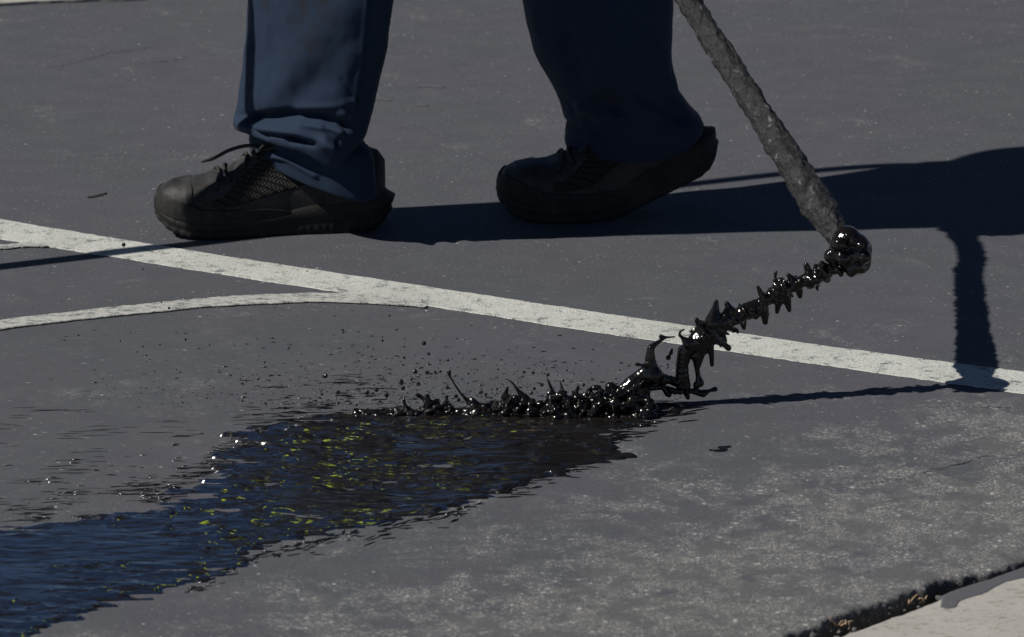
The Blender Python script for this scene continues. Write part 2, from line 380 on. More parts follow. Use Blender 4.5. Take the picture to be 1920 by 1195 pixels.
# smear of sealer on the concrete
def flat_blob(name, poly, z, h, mat, label, cat, edge=.012, res=.002, noise_a=.002, sharp=False, kind=None, group=None):
    P = np.array([G(*p, z)[:2] for p in poly]); lo = P.min(0) - .01; hi = P.max(0) + .01
    xs = np.arange(lo[0], hi[0], res); ys = np.arange(lo[1], hi[1], res); X, Y = np.meshgrid(xs, ys)
    S = sdist(P, X, Y) + noise_a * fbm(X / .02, Y / .015, 3., 4) * 2
    Z = z - .0015 + (h + .0015) * sstep(-.002, edge, S)
    return field_mesh(name, X, Y, Z, S > -.003, mat)
def sdist(P, X, Y):
    d = np.full(X.shape, 1e9); ins = np.zeros(X.shape, bool); n = len(P)
    for i in range(n):
        a = P[i]; b = P[(i + 1) % n]; e = b - a; L = e @ e + 1e-12
        u = np.clip(((X - a[0]) * e[0] + (Y - a[1]) * e[1]) / L, 0, 1)
        d = np.minimum(d, np.hypot(X - a[0] - u * e[0], Y - a[1] - u * e[1]))
        c = ((a[1] > Y) != (b[1] > Y)) & (X < (b[0] - a[0]) * (Y - a[1]) / (b[1] - a[1] + 1e-12) + a[0]); ins ^= c
    return np.where(ins, d, -d)
def field_mesh(name, X, Y, Z, keep, mat, parent=None):
    n, m = X.shape; kf = keep[:-1, :-1] | keep[1:, :-1] | keep[:-1, 1:] | keep[1:, 1:]
    I, J = np.nonzero(kf); q = np.stack([I * m + J, I * m + J + 1, (I + 1) * m + J + 1, (I + 1) * m + J], 1)
    used = np.unique(q); mapv = np.full(n * m, -1); mapv[used] = np.arange(len(used)); q = mapv[q]
    V = np.stack([X.ravel(), Y.ravel(), Z.ravel()], 1)[used]
    me = bpy.data.meshes.new(name); me.vertices.add(len(V)); me.vertices.foreach_set('co', V.ravel())
    me.loops.add(q.size); me.loops.foreach_set('vertex_index', q.ravel()); me.polygons.add(len(q))
    me.polygons.foreach_set('loop_start', np.arange(0, q.size, 4)); me.polygons.foreach_set('use_smooth', np.ones(len(q), bool))
    me.update(calc_edges=True); me.validate(); me.materials.append(mat)
    o = bpy.data.objects.new(name, me); col.objects.link(o)
    if parent: o.parent = parent
    return o
sm = flat_blob('sealer_smear', [(2100, 1000), (1990, 1036), (1920, 1065), (1860, 1086), (1790, 1108), (1768, 1118), (1764, 1128), (1761, 1139), (1775, 1143), (1793, 1140), (1800, 1128), (1825, 1120), (1850, 1112), (1868, 1101), (1888, 1092), (1925, 1083), (1990, 1062), (2100, 1030)], -.004, .0008, M_SMEAR, '', '', .0025, .0012, .0006)
tag(sm, 'dark grey smear of dried sealer on the pale concrete', 'sealer smear')

# small marks on the asphalt
def mark(name, pts, w, label, cat, group=None, mat=None, h=.0012):
    c = spline([G(*p)[:2] for p in pts], 40); V = []; ww = w * np.sin(np.linspace(.15, math.pi - .15, 40)) ** .6
    T = np.gradient(c, axis=0); T /= np.linalg.norm(T, axis=1)[:, None]; N = np.stack([-T[:, 1], T[:, 0]], 1)
    for i in range(40):
        for u in (-1, -.5, 0, .5, 1):
            p = c[i] + N[i] * ww[i] * (u + .25 * vn(i * .5, u * 2., 3.)); V.append((p[0], p[1], .0006 + h * (1 - u * u)))
    return tag(mobj(name, V, grid_faces(40, 5), mat or M_SPAT), label, cat, group)
mark('leaf', [(164, 372), (180, 369), (200, 364)], .0035, 'small dark dead leaf lying alone left of the front shoe', 'leaf', None, M_LEAF, .002)
mark('sealer_drip', [(1330, 845), (1345, 846), (1358, 844), (1352, 840), (1362, 839), (1370, 838)], .0045, 'tiny curled black sealer drip right of the pool', 'drip')
mark('tar_spot', [(780, 163), (805, 161), (832, 164)], .008, 'longer dark spot of old sealer between the two trouser legs', 'spot', 'old sealer spots behind the legs', M_SMEAR)
mark('tar_spot', [(778, 200), (790, 198), (803, 199)], .006, 'lower dark spot of old sealer beside the front trouser leg', 'spot', 'old sealer spots behind the legs', M_SMEAR)
mark('tar_spot', [(702, 187), (716, 186), (734, 188)], .006, 'dark spot of old sealer touching the front trouser leg', 'spot', 'old sealer spots behind the legs', M_SMEAR)

def crack(pts, w, sd):
    c = spline([G(*p)[:2] for p in pts], 120); c = c + np.stack([.003 * fbm(np.arange(120) / 6., sd, 1., 3), .006 * fbm(np.arange(120) / 5., sd, 9., 3)], 1); V = []
    T = np.gradient(c, axis=0); T /= np.linalg.norm(T, axis=1)[:, None]; N = np.stack([-T[:, 1], T[:, 0]], 1)
    for i in range(120):
        k = w * max(.05, .5 + .9 * float(fbm(i / 4., sd, 4., 3))) * math.sin(math.pi * (i + .5) / 120) ** .4
        for u in (-1, 1): p = c[i] + N[i] * k * u; V.append((p[0], p[1], .0008))
    o = mobj('crack', V, grid_faces(120, 2), M_SOIL, ground, False)
crack([(1600, 912), (1690, 897), (1760, 880), (1830, 862), (1930, 838)], .0009, 2.)
crack([(90, 128), (150, 116), (210, 100), (300, 88)], .001, 5.); crack([(250, 122), (310, 116), (370, 106)], .0009, 6.)
crack([(1740, 765), (1820, 763), (1930, 766)], .0007, 7.)
# ------------------------------------------------------------------ the pool of wet sealer
pool = [(-500, 1060), (-250, 1030), (-60, 1003), (0, 996), (70, 992), (130, 980), (190, 967), (240, 955), (300, 945), (360, 930), (420, 912), (400, 890), (440, 872), (420, 850),
        (470, 838), (460, 822), (520, 808), (560, 792), (640, 780), (720, 776), (820, 771), (1000, 765), (1160, 757), (1235, 757), (1268, 764), (1215, 772), (1205, 782),
        (1222, 795), (1180, 803), (1145, 815), (1158, 832), (1140, 848), (1185, 856), (1150, 868), (1110, 880), (1040, 891), (985, 905), (945, 921), (885, 945), (850, 956), (790, 970),
        (715, 986), (640, 999), (575, 1013), (520, 1023), (472, 1036), (464, 1054), (405, 1080), (370, 1096), (300, 1116), (200, 1138), (125, 1172), (60, 1200), (0, 1232), (-200, 1320), (-500, 1330)]
PP = np.array([G(*p)[:2] for p in pool]); lo = PP.min(0) - .03; hi = PP.max(0) + .03; lo[0] = max(lo[0], -.95)
res = .0021
X, Y = np.meshgrid(np.arange(lo[0], hi[0], res), np.arange(lo[1], hi[1], res))
S = sdist(PP, X, Y)
S2 = S + (.030 + .045 * sstep(-.05, -.3, X) * sstep(-.75, -.62, Y)) * fbm(X / .11, Y / .0065, 2., 4) * sstep(.10, .0, np.abs(S)) + .007 * fbm(X / .014, Y / .006, 5., 3)
edge_n = sstep(.0, .012, S2)
rip = fbm(X / .046, Y / .0125, 1.5, 4); rip2 = fbm(X / .020, Y / .0060, 7.5, 3); swell = fbm(X / .09, Y / .05, 4., 2)
left = sstep(-.25, -.55, X)                                   # calmer towards the left
amp = (1 - .45 * left) * (1 + .45 * np.exp(-((X + .16) / .2) ** 2)) * (.35 + 1.1 * sstep(-.3, .35, fbm(X / .11, Y / .06, 21., 3)))
Z = -.0022 + .0048 * edge_n + edge_n * (amp * (.0040 * rip + .0015 * rip2) + .0018 * swell)
Z += edge_n * .0035 * sstep(.30, .6, fbm(X / .030, Y / .016, 12.5, 3)) + .0014 * sstep(.02, .006, np.abs(S2 - .008)) * sstep(.05, .4, fbm(X / .05, Y / .02, 33., 3))         # clots standing up out of the film
Z = np.where(S2 > -.002, Z, -.004)
o = field_mesh('sealer_pool', X, Y, Z, S2 > -.004, M_POOL)
tag(o, 'wide glossy black pool of wet sealer mirroring blue sky and yellow cloth', 'pool')

# spatter streaks lying on the asphalt
mb = MB()
def lens(x, y, a, b_, h, rot=0.):
    c, s = math.cos(rot), math.sin(rot); vv = ICO1[0] * np.array([a, b_, h]); 
    vv = vv * (1 + .3 * vn(vv[:, 0] / a + x * 91, vv[:, 1] / b_, y * 57.))[:, None]
    mb.add(np.stack([x + vv[:, 0] * c - vv[:, 1] * s, y + vv[:, 0] * s + vv[:, 1] * c, vv[:, 2]], 1), ICO1[1])
R = random.Random(5)
def top_edge(px): return np.interp(px, [0, 130, 300, 420, 520, 640, 820, 1240], [996, 980, 945, 880, 805, 780, 771, 757])
for i in range(1300):
    px = R.uniform(-60, 720); k = R.expovariate(1 / 30.); py = top_edge(px) - k + R.uniform(-4, 10)
    if py < 700 or float(vn(px / 60, py / 18, 9.)) < -.1: continue
    p = G(px, py); L = R.uniform(.002, .013) * (2.2 if R.random() < .15 else 1)
    lens(p[0], p[1], L, (R.uniform(.0003, .0008) if R.random() < .85 else R.uniform(.0008, .0018)), R.uniform(.0004, .0012), R.gauss(.06, .07))
for i in range(150):
    px = R.uniform(-40, 520); py = R.uniform(760, 940); p = G(px, py)
    if float(vn(px / 70, py / 22, 4.)) < .15 or py > top_edge(px): continue
    lens(p[0], p[1], R.uniform(.005, .026), R.uniform(.0003, .0008), .0005, R.gauss(.05, .05))
for i in range(300):
    px = R.gauss(820, 230); py = 760 - abs(R.gauss(0, 1)) * 62
    if py < 600: continue
    p = G(px, py); r = R.uniform(.0007, .002); lens(p[0], p[1], r * R.uniform(1, 2.5), r, r * .7)
for i in range(60):
    px = R.uniform(0, 700); py = R.uniform(560, 760); p = G(px, py); r = R.uniform(.0006, .0018); lens(p[0], p[1], r * 1.4, r, r * .7)
for i in range(230):          # frayed splashes at the right and lower rim
    u = R.random(); px = 1290 - 330 * u + R.gauss(0, 25); py = 758 + 165 * u ** 1.2 + R.gauss(0, 7)
    p = G(px, py); lens(p[0], p[1], R.uniform(.003, .022), R.uniform(.0009, .003), .0013, R.gauss(.18, .2))
for i in range(160):
    px = R.uniform(350, 900); py = np.interp(px, [350, 470, 640, 850, 950], [1105, 1040, 1000, 958, 922]) + abs(R.gauss(0, 10)); p = G(px, py)
    lens(p[0], p[1], R.uniform(.002, .012), R.uniform(.0008, .002), .001, R.gauss(.5, .4))
o = mb.build('sealer_spatter', M_SPAT); tag(o, 'fine black spatter streaks thrown across the asphalt around the pool', 'spatter', None, 'stuff')

# ------------------------------------------------------------------ wand
NOZ = np.array([.4065, -.284, .179]); WDIR = np.array([-.815, 1.5213, 1.]); WDIR /= np.linalg.norm(WDIR)
wand_path = [NOZ - WDIR * .004, NOZ + WDIR * .10, NOZ + WDIR * .30, NOZ + WDIR * .50, NOZ + WDIR * .66, np.array([.075, .315, .58]), np.array([.05, .33, .70]), np.array([.0, .34, .88]), np.array([-.03, .35, 1.0])]
wand_path[4] = NOZ + WDIR * .655 + np.array([0.005, -.015, .0])
c = spline(wand_path, 760); L = np.concatenate([[0], np.cumsum(np.linalg.norm(np.diff(c, axis=0), axis=1))])
T = np.gradient(c, axis=0); T /= np.linalg.norm(T, axis=1)[:, None]
seg = 64; V = np.zeros((len(c), seg, 3)); a = np.cross(T[0], [0, 0, 1.]); a /= np.linalg.norm(a)
th = np.linspace(0, 2 * math.pi, seg, endpoint=False)
base_r = np.interp(L, [0, .035, .05, .075, .12, .2, .3, .5, .8, 1.3], [.0128, .0140, .0160, .0190, .0192, .0172, .0152, .0136, .0136, .0136])
for i in range(len(c)):
    a = a - T[i] * (a @ T[i]); a /= np.linalg.norm(a); bb = np.cross(T[i], a)
    ct, st = np.cos(th), np.sin(th); s = L[i]
    rough = .0030 * fbm(ct * 1.6 + 3, st * 1.6, s / .022, 5) + .0062 * np.clip(fbm(ct * 2.6, st * 2.6 + 5, s / .012, 5), -.25, 1) + .0018 * sstep(.05, .25, fbm(ct * 1.2 + 9, st * 1.2, s / .05, 3))
    rough *= np.interp(s, [0, .03, .06, 1.3], [.6, 1., 1.15, .9])
    r = base_r[i] + rough * .6
    V[i] = c[i] + r[:, None] * (ct[:, None] * a + st[:, None] * bb)
F = grid_faces(len(c), seg, True) + [tuple(range(seg))[::-1], tuple((len(c) - 1) * seg + k for k in range(seg))]
wand = empty('sealer_wand', NOZ)
tag(wand, 'spray wand thickly crusted with dried grey sealer, black glob at its tip', 'wand')
from mathutils import Matrix
def attach(o, root):
    o.parent = root; o.matrix_parent_inverse = Matrix.Translation(root.location).inverted(); return o
attach(mobj('crusted_pipe', V.reshape(-1, 3), F, M_CRUST), wand)

def remesh(o, vox, smooth=3):
    md = o.modifiers.new('r', 'REMESH'); md.mode = 'VOXEL'; md.voxel_size = vox; md.use_smooth_shade = True
    if smooth:
        s2 = o.modifiers.new('s', 'SMOOTH'); s2.iterations = smooth; s2.factor = .5
def jy(px): return float(np.interp(px, [1150, 1180, 1590], [-.348, -.345, -.284]))
def J(px, py, dy=0.): return A(px, py, jy(px) + dy)
# glob of wet sealer on the tip
mb = MB(); R = random.Random(2)
def ball(mb, px, py, r, dy=0., sx=1, sy=1, sz=1, ico=ICO3):
    p = J(px, py, dy); k = mpp(p) * r * 1.08; mb.add(ico[0] * np.array([sx, sy, sz]) * k + p, ico[1])
ball(mb, 1593, 474, 38, 0, .97, 1, 1.05); ball(mb, 1600, 470, 33, -.002); ball(mb, 1588, 452, 27, 0); ball(mb, 1606, 490, 26); ball(mb, 1585, 497, 19); ball(mb, 1612, 462, 19)
ball(mb, 1558, 480, 13, -.008); ball(mb, 1566, 492, 12, -.004); ball(mb, 1571, 503, 12); ball(mb, 1567, 470, 9, -.012)
for i in range(24):
    a_ = R.uniform(0, 6.28); ball(mb, 1590 + 31 * math.cos(a_), 474 + 35 * math.sin(a_), R.uniform(3, 10), R.uniform(-.014, .012), ico=ICO2)
for x0, y0, r in [(1574, 458, 12), (1606, 500, 14), (1622, 482, 12), (1580, 484, 14), (1570, 508, 6), (1577, 515, 5), (1615, 505, 9), (1596, 510, 10)]: ball(mb, x0, y0, r, -.020)
for i in range(4): ball(mb, R.uniform(1570, 1618), R.uniform(450, 505), R.uniform(3, 8), -.026 + R.uniform(0, .004), ico=ICO2)
for i in range(10): ball(mb, R.uniform(1565, 1600), R.uniform(440, 470), R.uniform(3, 6), -.018, ico=ICO2)
o = mb.build('wet_glob', M_WET); remesh(o, .0013, 6); attach(o, wand)

# ------------------------------------------------------------------ the jet
mb = MB(); R = random.Random(9)
def chain(mb, pts, dy0=0.):
    for (x0, y0, r0), (x1, y1, r1) in zip(pts[:-1], pts[1:]):
        p = J(x0, y0, dy0); q = J(x1, y1, dy0); capsule(mb, p, q, r0 * mpp(p) * 1.12 + .0004, r1 * mpp(q) * 1.12 + .0004)
spine = [(1572, 502, 11), (1552, 508, 10), (1537, 514, 12), (1520, 519, 13), (1500, 530, 14), (1480, 538, 16), (1463, 545, 20), (1446, 556, 15), (1432, 567, 12), (1418, 575, 16), (1402, 583, 18),
         (1386, 592, 15), (1368, 600, 16), (1352, 607, 15), (1338, 615, 18), (1322, 628, 21), (1308, 640, 22), (1294, 650, 17), (1284, 662, 13)]
spine = [(a_, b_, r_ * float(np.interp(a_, [1284, 1320, 1520, 1572], [1., 1.2, 1.12, 1.]))) for a_, b_, r_ in spine]
chain(mb, [(a_, b_, r_ * .68) for a_, b_, r_ in spine])
sp = np.array(spine); ss_ = np.linspace(0, len(sp) - 2.2, 40) + np.array([R.gauss(0, .12) for _ in range(40)]).clip(-.0, .3)
for q_ in ss_:                                                # ruffled screw-like discs along the jet
    i0 = int(q_); u = q_ - i0; x0, y0, r0 = sp[i0] * (1 - u) + sp[i0 + 1] * u
    p = J(x0, y0); dj = J(*sp[i0 + 1][:2]) - J(*sp[i0][:2]); dj /= np.linalg.norm(dj); k = r0 * .00066 * R.uniform(.8, 1.2) * (1 + .35 * float(vn(q_ / 1.6, 3.3, 1.)))
    dj = dj + np.array([R.gauss(0, .3), R.gauss(0, .3), R.gauss(0, .3)]); dj /= np.linalg.norm(dj)
    e1 = np.cross(dj, [0, 1., 0]); e1 /= np.linalg.norm(e1); e2 = np.cross(dj, e1)
    B = np.stack([dj * R.uniform(.22, .75), e1 * R.uniform(.75, 1.25), e2 * R.uniform(.75, 1.2)])
    off = e1 * R.gauss(0, .22) * k + e2 * R.gauss(0, .2) * k
    mb.add((ICO2[0] @ B) * k + p + off, ICO2[1])
    for h_ in range(R.choice((0, 1, 1, 2))):                  # little nubs and drips on the rims
        a_ = R.uniform(0, 6.28); d1 = e1 * math.cos(a_) + e2 * math.sin(a_); b0 = p + off + d1 * k * .85
        b1 = b0 + d1 * k * R.uniform(.15, .5) + dj * R.gauss(0, .25) * k; b2 = b1 + np.array([R.gauss(0, .2) * k, 0, -R.uniform(0, .35) * k])
        r1 = R.uniform(1.8, 3.4) * .00066; capsule(mb, b0, b1, r1 * 1.5, r1); capsule(mb, b1, b2, r1, r1 * R.uniform(.8, 1.3))
for pts in [[(1343, 566, 3.5), (1341, 582, 7), (1337, 605, 15)], [(1363, 570, 4.5), (1368, 580, 7), (1376, 594, 11)], [(1421, 538, 2.5), (1425, 547, 4), (1434, 562, 9)],
            [(1435, 604, 5), (1434, 592, 7), (1430, 574, 10)], [(1441, 590, 2), (1434, 584, 4)], [(1395, 615, 3.5), (1393, 603, 7), (1388, 592, 12)], [(1457, 585, 3.5), (1459, 572, 6), (1462, 552, 14)],
            [(1480, 582, 3.5), (1477, 570, 6), (1470, 550, 12)], [(1500, 556, 4), (1498, 545, 7), (1492, 534, 10)], [(1512, 498, 5), (1515, 508, 6), (1518, 518, 9)], [(1541, 495, 5.5), (1542, 503, 6), (1540, 512, 8)],
            [(1478, 516, 3.5), (1484, 522, 5), (1488, 532, 9)], [(1306, 600, 4.2), (1309, 609, 3.4), (1318, 622, 10)], [(1275, 622, 1.6), (1274, 629, 2.2), (1280, 634, 3), (1290, 644, 9)], [(1283, 618, 1.5), (1276, 621, 1.6)],
            [(1366, 653, 5), (1356, 645, 4.5), (1340, 634, 10)],
            [(1284, 660, 13), (1279, 684, 11), (1279, 704, 12), (1284, 722, 10), (1287, 738, 5), (1289, 744, 4)],            # main hanging strand
            [(1318, 645, 14), (1308, 666, 12), (1308, 678, 8), (1307, 692, 4.2), (1309, 706, 4), (1312, 718, 7.5), (1306, 722, 6)],
            [(1330, 648, 8), (1334, 664, 4.5), (1335, 684, 3.4)],
            [(1286, 730, 5), (1300, 735, 4), (1318, 738, 6.5), (1330, 733, 2.4), (1341, 730, 4.2)], [(1306, 722, 4), (1304, 735, 5)],
            [(1239, 631, 3.4), (1247, 633, 2.2), (1228, 646, 4), (1220, 653, 6), (1219, 672, 9), (1221, 690, 12), (1223, 704, 18)], [(1247, 633, 2.2), (1266, 632, 1.)],
            [(1210, 700, 13), (1196, 710, 12), (1186, 720, 15), (1176, 735, 18), (1168, 752, 24)], [(1223, 704, 18), (1240, 711, 11), (1254, 712, 7), (1268, 718, 7), (1280, 724, 8)],
            [(1145, 727, 10), (1156, 732, 6), (1166, 728, 7), (1180, 724, 12)], [(1145, 727, 10), (1146, 738, 11), (1152, 752, 14)], [(1190, 724, 12), (1204, 729, 9), (1220, 728, 5), (1240, 726, 4.5), (1258, 731, 5), (1266, 736, 4)],
            [(1244, 728, 4), (1252, 738, 5.5), (1254, 740, 5)], [(1258, 731, 4), (1276, 735, 5)], [(1194, 683, 3.2), (1202, 685, 1.8), (1212, 686, 4)],
            [(1268, 716, 6), (1262, 710, 3), (1258, 706, 2)], [(1200, 745, 18), (1185, 752, 20), (1210, 735, 9)]]:
    chain(mb, pts, R.uniform(-.006, .006))
for x0, y0, r in [(1258, 662, 4.2), (1253, 671, 5), (1260, 656, 3), (1252, 684, 2.4), (1251, 690, 2), (1290, 746, 4), (1395, 623, 1.5)]: ball(mb, x0, y0, r, ico=ICO2)
o = mb.build('sealer_stream', M_WET); remesh(o, .0011, 2)
tag(o, 'twisting black stream of wet sealer pouring from the wand tip', 'liquid stream')

# ------------------------------------------------------------------ splash where it lands
mb = MB(); R = random.Random(21)
def htop(px): return (.95 + .8 * float(fbm(px / 26., 2.2, 6., 3))) * float(np.interp(px, [640, 720, 790, 815, 860, 900, 960, 1000, 1050, 1090, 1130, 1180, 1215, 1230], [2, 6, 16, 26, 14, 20, 38, 34, 46, 44, 40, 48, 34, 6]))
for i in range(1100):
    px = 1225 - 560 * R.random() ** 1.35; H = htop(px); d = R.uniform(-1, 1)
    g = G(px, 777 + d * (9 if px > 940 else 5)); hh = H * .00066 * R.random() ** 1.5 * (1 - abs(d) ** 2 * .5)
    r = (2.2 + 7.5 * R.random() ** 2.2) * .00066 * (1 if px > 850 else .75)
    mb.add(ICO2[0] * r * np.array([R.uniform(.8, 1.5), 1, R.uniform(.6, 1.1)]) + g + np.array([0, 0, hh]), ICO2[1])
for i in range(12):                                          # short crown spikes
    px = 1215 - 380 * R.random() ** 1.2; H = htop(px) * R.uniform(.7, 1.35); g = G(px, 776 + R.uniform(-7, 7)); a_ = R.gauss(-.25, .55)
    p = g + np.array([0, 0, H * .0004]); q = g + np.array([math.sin(a_) * H * .0006, R.uniform(-.01, .01), H * .00068 + .004])
    capsule(mb, p, q, R.uniform(3, 7) * .00066, R.uniform(1.2, 2.6) * .00066)
for i in range(700):
    px = 1222 - 500 * R.random() ** 1.3; H = htop(px); d = R.uniform(-1, 1); g = G(px, 778 + d * 10)
    mb.add(ICO2[0] * R.uniform(1.2, 2.8) * .00066 + g + np.array([0, 0, H * .00068 * R.random() * (1.05 - .5 * abs(d))]), ICO2[1])
def gz(px, py, base=776): g = G(px, base); return A(px, py, g[1])
def strand(pts, base=776):
    for (x0, y0, r0), (x1, y1, r1) in zip(pts[:-1], pts[1:]): capsule(mb, gz(x0, y0, base), gz(x1, y1, base), r0 * .00066, r1 * .00066)
strand([(842, 698, 4.6), (843, 705, 2.2), (853, 722, 2.2), (864, 738, 2.6), (878, 753, 4.5), (888, 762, 8)])
strand([(952, 712, 1.4), (961, 718, 2.2), (968, 728, 3.2), (973, 735, 4.5), (985, 748, 9), (995, 765, 12)])
strand([(783, 741, 4.5), (792, 746, 4), (800, 750, 7), (803, 764, 9)]); strand([(801, 744, 5.5), (803, 752, 6)])
strand([(757, 750, 3.5), (759, 760, 3.5), (764, 766, 2)]); strand([(838, 744, 3.6), (837, 752, 2.6)])
strand([(1084, 726, 3.5), (1080, 738, 4.5), (1074, 755, 9)]); strand([(1050, 715, 1.4), (1054, 728, 3), (1050, 745, 9)]); strand([(1030, 738, 5), (1034, 750, 12)])
strand([(1098, 735, 1.4), (1099, 748, 2.4)]); strand([(1148, 742, 6), (1150, 760, 14)]); strand([(885, 750, 5), (893, 757, 6), (900, 768, 9)])
o = mb.build('sealer_splash', M_WET); remesh(o, .00115, 1)
tag(o, 'ragged black splash crown where the stream strikes the pool', 'splash')

# ------------------------------------------------------------------ droplets in the air
big = [(232, 459, 5), (317, 578, 3), (348, 637, 3.2), (268, 505, 2.2), (576, 509, 1.8), (610, 705, 6), (634, 736, 5), (778, 697, 6), (752, 716, 6.2), (756, 728, 5.5), (784, 720, 5.5), (801, 699, 5), (807, 701, 3), (816, 698, 3.6), (826, 697, 3),
       (772, 711, 3.6), (706, 731, 5.5), (688, 736, 6), (725, 741, 6), (795, 644, 5.2), (804, 664, 4.2), (758, 671, 3.2), (839, 727, 4.6), (840, 676, 3), (902, 736, 5.4), (911, 740, 3.6), (860, 750, 4.4), (855, 743, 4.6), (983, 698, 3.6), (1000, 699, 3.8), (979, 705, 3),
       (1027, 703, 4.4), (1016, 722, 5), (1002, 729, 4), (996, 737, 4.4), (1056, 714, 3.4), (1094, 722, 4.2), (1084, 725, 3.6), (1074, 735, 3.2), (744, 618, 3), (730, 592, 2.6), (643, 619, 2.6), (643, 624, 2.2), (717, 639, 3), (717, 632, 2), (690, 650, 2),
       (759, 636, 2), (542, 653, 2.6), (496, 680, 2), (433, 704, 2.2), (484, 711, 2.8), (498, 757, 3), (604, 740, 3), (602, 735, 2.4), (668, 759, 3.4), (571, 722, 2), (541, 724, 2), (693, 680, 2), (700, 655, 1.8), (825, 676, 2.4), (861, 662, 2), (934, 693, 2.4), (1063, 695, 2.4), (932, 730, 3), (948, 735, 3), (878, 701, 2.6), (1043, 741, 3), (1105, 741, 3), (1120, 726, 2.6), (147, 629, 2.4), (303, 567, 2), (226, 640, 2), (268, 650, 2.4), (393, 647, 2), (258, 660, 2), (300, 647, 2)]
DL = 'round black droplet of wet sealer flung up from the splash'
dm = None; R = random.Random(4)
for i, (px, py, r) in enumerate(big):
    base = 776 if px > 600 else 776 - (600 - px) * .05
    Yd = G(px, base)[1] + R.uniform(-.03, .05); p = A(px, py, Yd)
    if p[2] < .006: p = A(px, py, G(px, py + 12)[1])
    k = r * mpp(p) * .82
    if dm is None:
        o = mobj('sealer_droplet', ICO2[0], ICO2[1], M_WET); dm = o.data
    else:
        o = bpy.data.objects.new('sealer_droplet', dm); col.objects.link(o)
    o.location = p; o.scale = (k * R.uniform(.9, 1.1), k, k * R.uniform(.9, 1.15)); o.rotation_euler = (R.random(), R.random(), R.random())
    if i == 0: tag(o, 'single black droplet hanging over the white line left of the front shoe', 'droplet', 'sealer droplets in the air')
    else:
        w_ = 'near the thin curved line' if px < 420 else 'above the pool edge' if px < 700 else 'around the lone tall strand' if px < 862 else 'over the splash crown'
        tag(o, 'round black droplet of wet sealer ' + w_, 'droplet', 'sealer droplets ' + w_)
mb = MB()
for i in range(1700):
    px = R.gauss(860, 190) if R.random() < .75 else R.uniform(150, 900); py = 765 - abs(R.gauss(0, 1)) * 42
    p = A(px, py, G(px, 776)[1] + R.uniform(-.03, .04)); r = (.35 + 1.2 * R.random() ** 2) * .00066
    if p[2] > .002: mb.add(ICO1[0] * r + p, ICO1[1])
tag(mb.build('sealer_mist', M_WET), 'fine mist of tiny black specks above the splash', 'mist', None, 'stuff')

# ------------------------------------------------------------------ the worker
person = empty('person', (-.08, .43, 0))
tag(person, 'worker in navy trousers and black shoes walking, seen from the shins down', 'person')
TH = 200
th = np.linspace(0, 2 * math.pi, TH, endpoint=False)          # th=0: +X, th=-90deg: towards the camera
def stroke(px, py, pts, width, amp):
    d = np.full(px.shape, 1e9)
    for a, b in zip(pts[:-1], pts[1:]):
        a = np.array(a, float); b = np.array(b, float); e = b - a; L = e @ e
        u = np.clip(((px - a[0]) * e[0] + (py - a[1]) * e[1]) / L, 0, 1)
        d = np.minimum(d, np.hypot(px - a[0] - u * e[0], py - a[1] - u * e[1]))
    return amp * np.exp(-(d / width) ** 2)
def leg(rows, dz_fn, strokes, seed, n):
    """rows: (s, cx, cy, hx, hy, z)"""
    rows = np.array(rows, float); s = rows[:, 0]; ss = np.linspace(s[0], s[-1], n)
    C = [np.interp(ss, s, rows[:, k]) for k in range(1, 6)]
    ker = np.exp(-np.linspace(-1.6, 1.6, 7) ** 2); ker /= ker.sum()
    C = [np.convolve(np.pad(v, 3, 'edge'), ker, 'valid') for v in C]
    V = np.zeros((n, TH, 3))
    for i in range(n):
        cx, cy, hx, hy, z = (c_[i] for c_ in C)
        ct, st = np.cos(th), np.sin(th); ex = .92
        V[i, :, 0] = cx + hx * np.sign(ct) * np.abs(ct) ** ex; V[i, :, 1] = cy + hy * np.where(st > 0, .66, 1.) * np.sign(st) * np.abs(st) ** ex
        V[i, :, 1] -= .54 * (V[i, :, 0] - cx) * sstep(1., 0., st)
        V[i, :, 2] = z + dz_fn(ss[i], th)
    N = np.stack([np.cos(th), np.sin(th), 0 * th], 1)[None]
    px, py = proj(V); d = np.zeros(px.shape)
    front = sstep(.15, -.25, np.sin(th))[None, :]
    for pts, w, am in strokes: d += stroke(px, py, pts, w, am) * front
    X_, Y_, Z_ = V[..., 0], V[..., 1], V[..., 2]
    d += .0045 * fbm(X_ / .07 + seed, Y_ / .07, Z_ / .11, 3) + .0016 * fbm(X_ / .02, Y_ / .02 + seed, Z_ / .03, 3)
    V += N * d[..., None]
    return V
YL, YR = .392, .462
def lv(s, py, xl, xr, Y, hy):
    a = A(xl, py, Y); b = A(xr, py, Y); return (s, (a[0] + b[0]) / 2, Y, (b[0] - a[0]) / 2, hy, a[2])
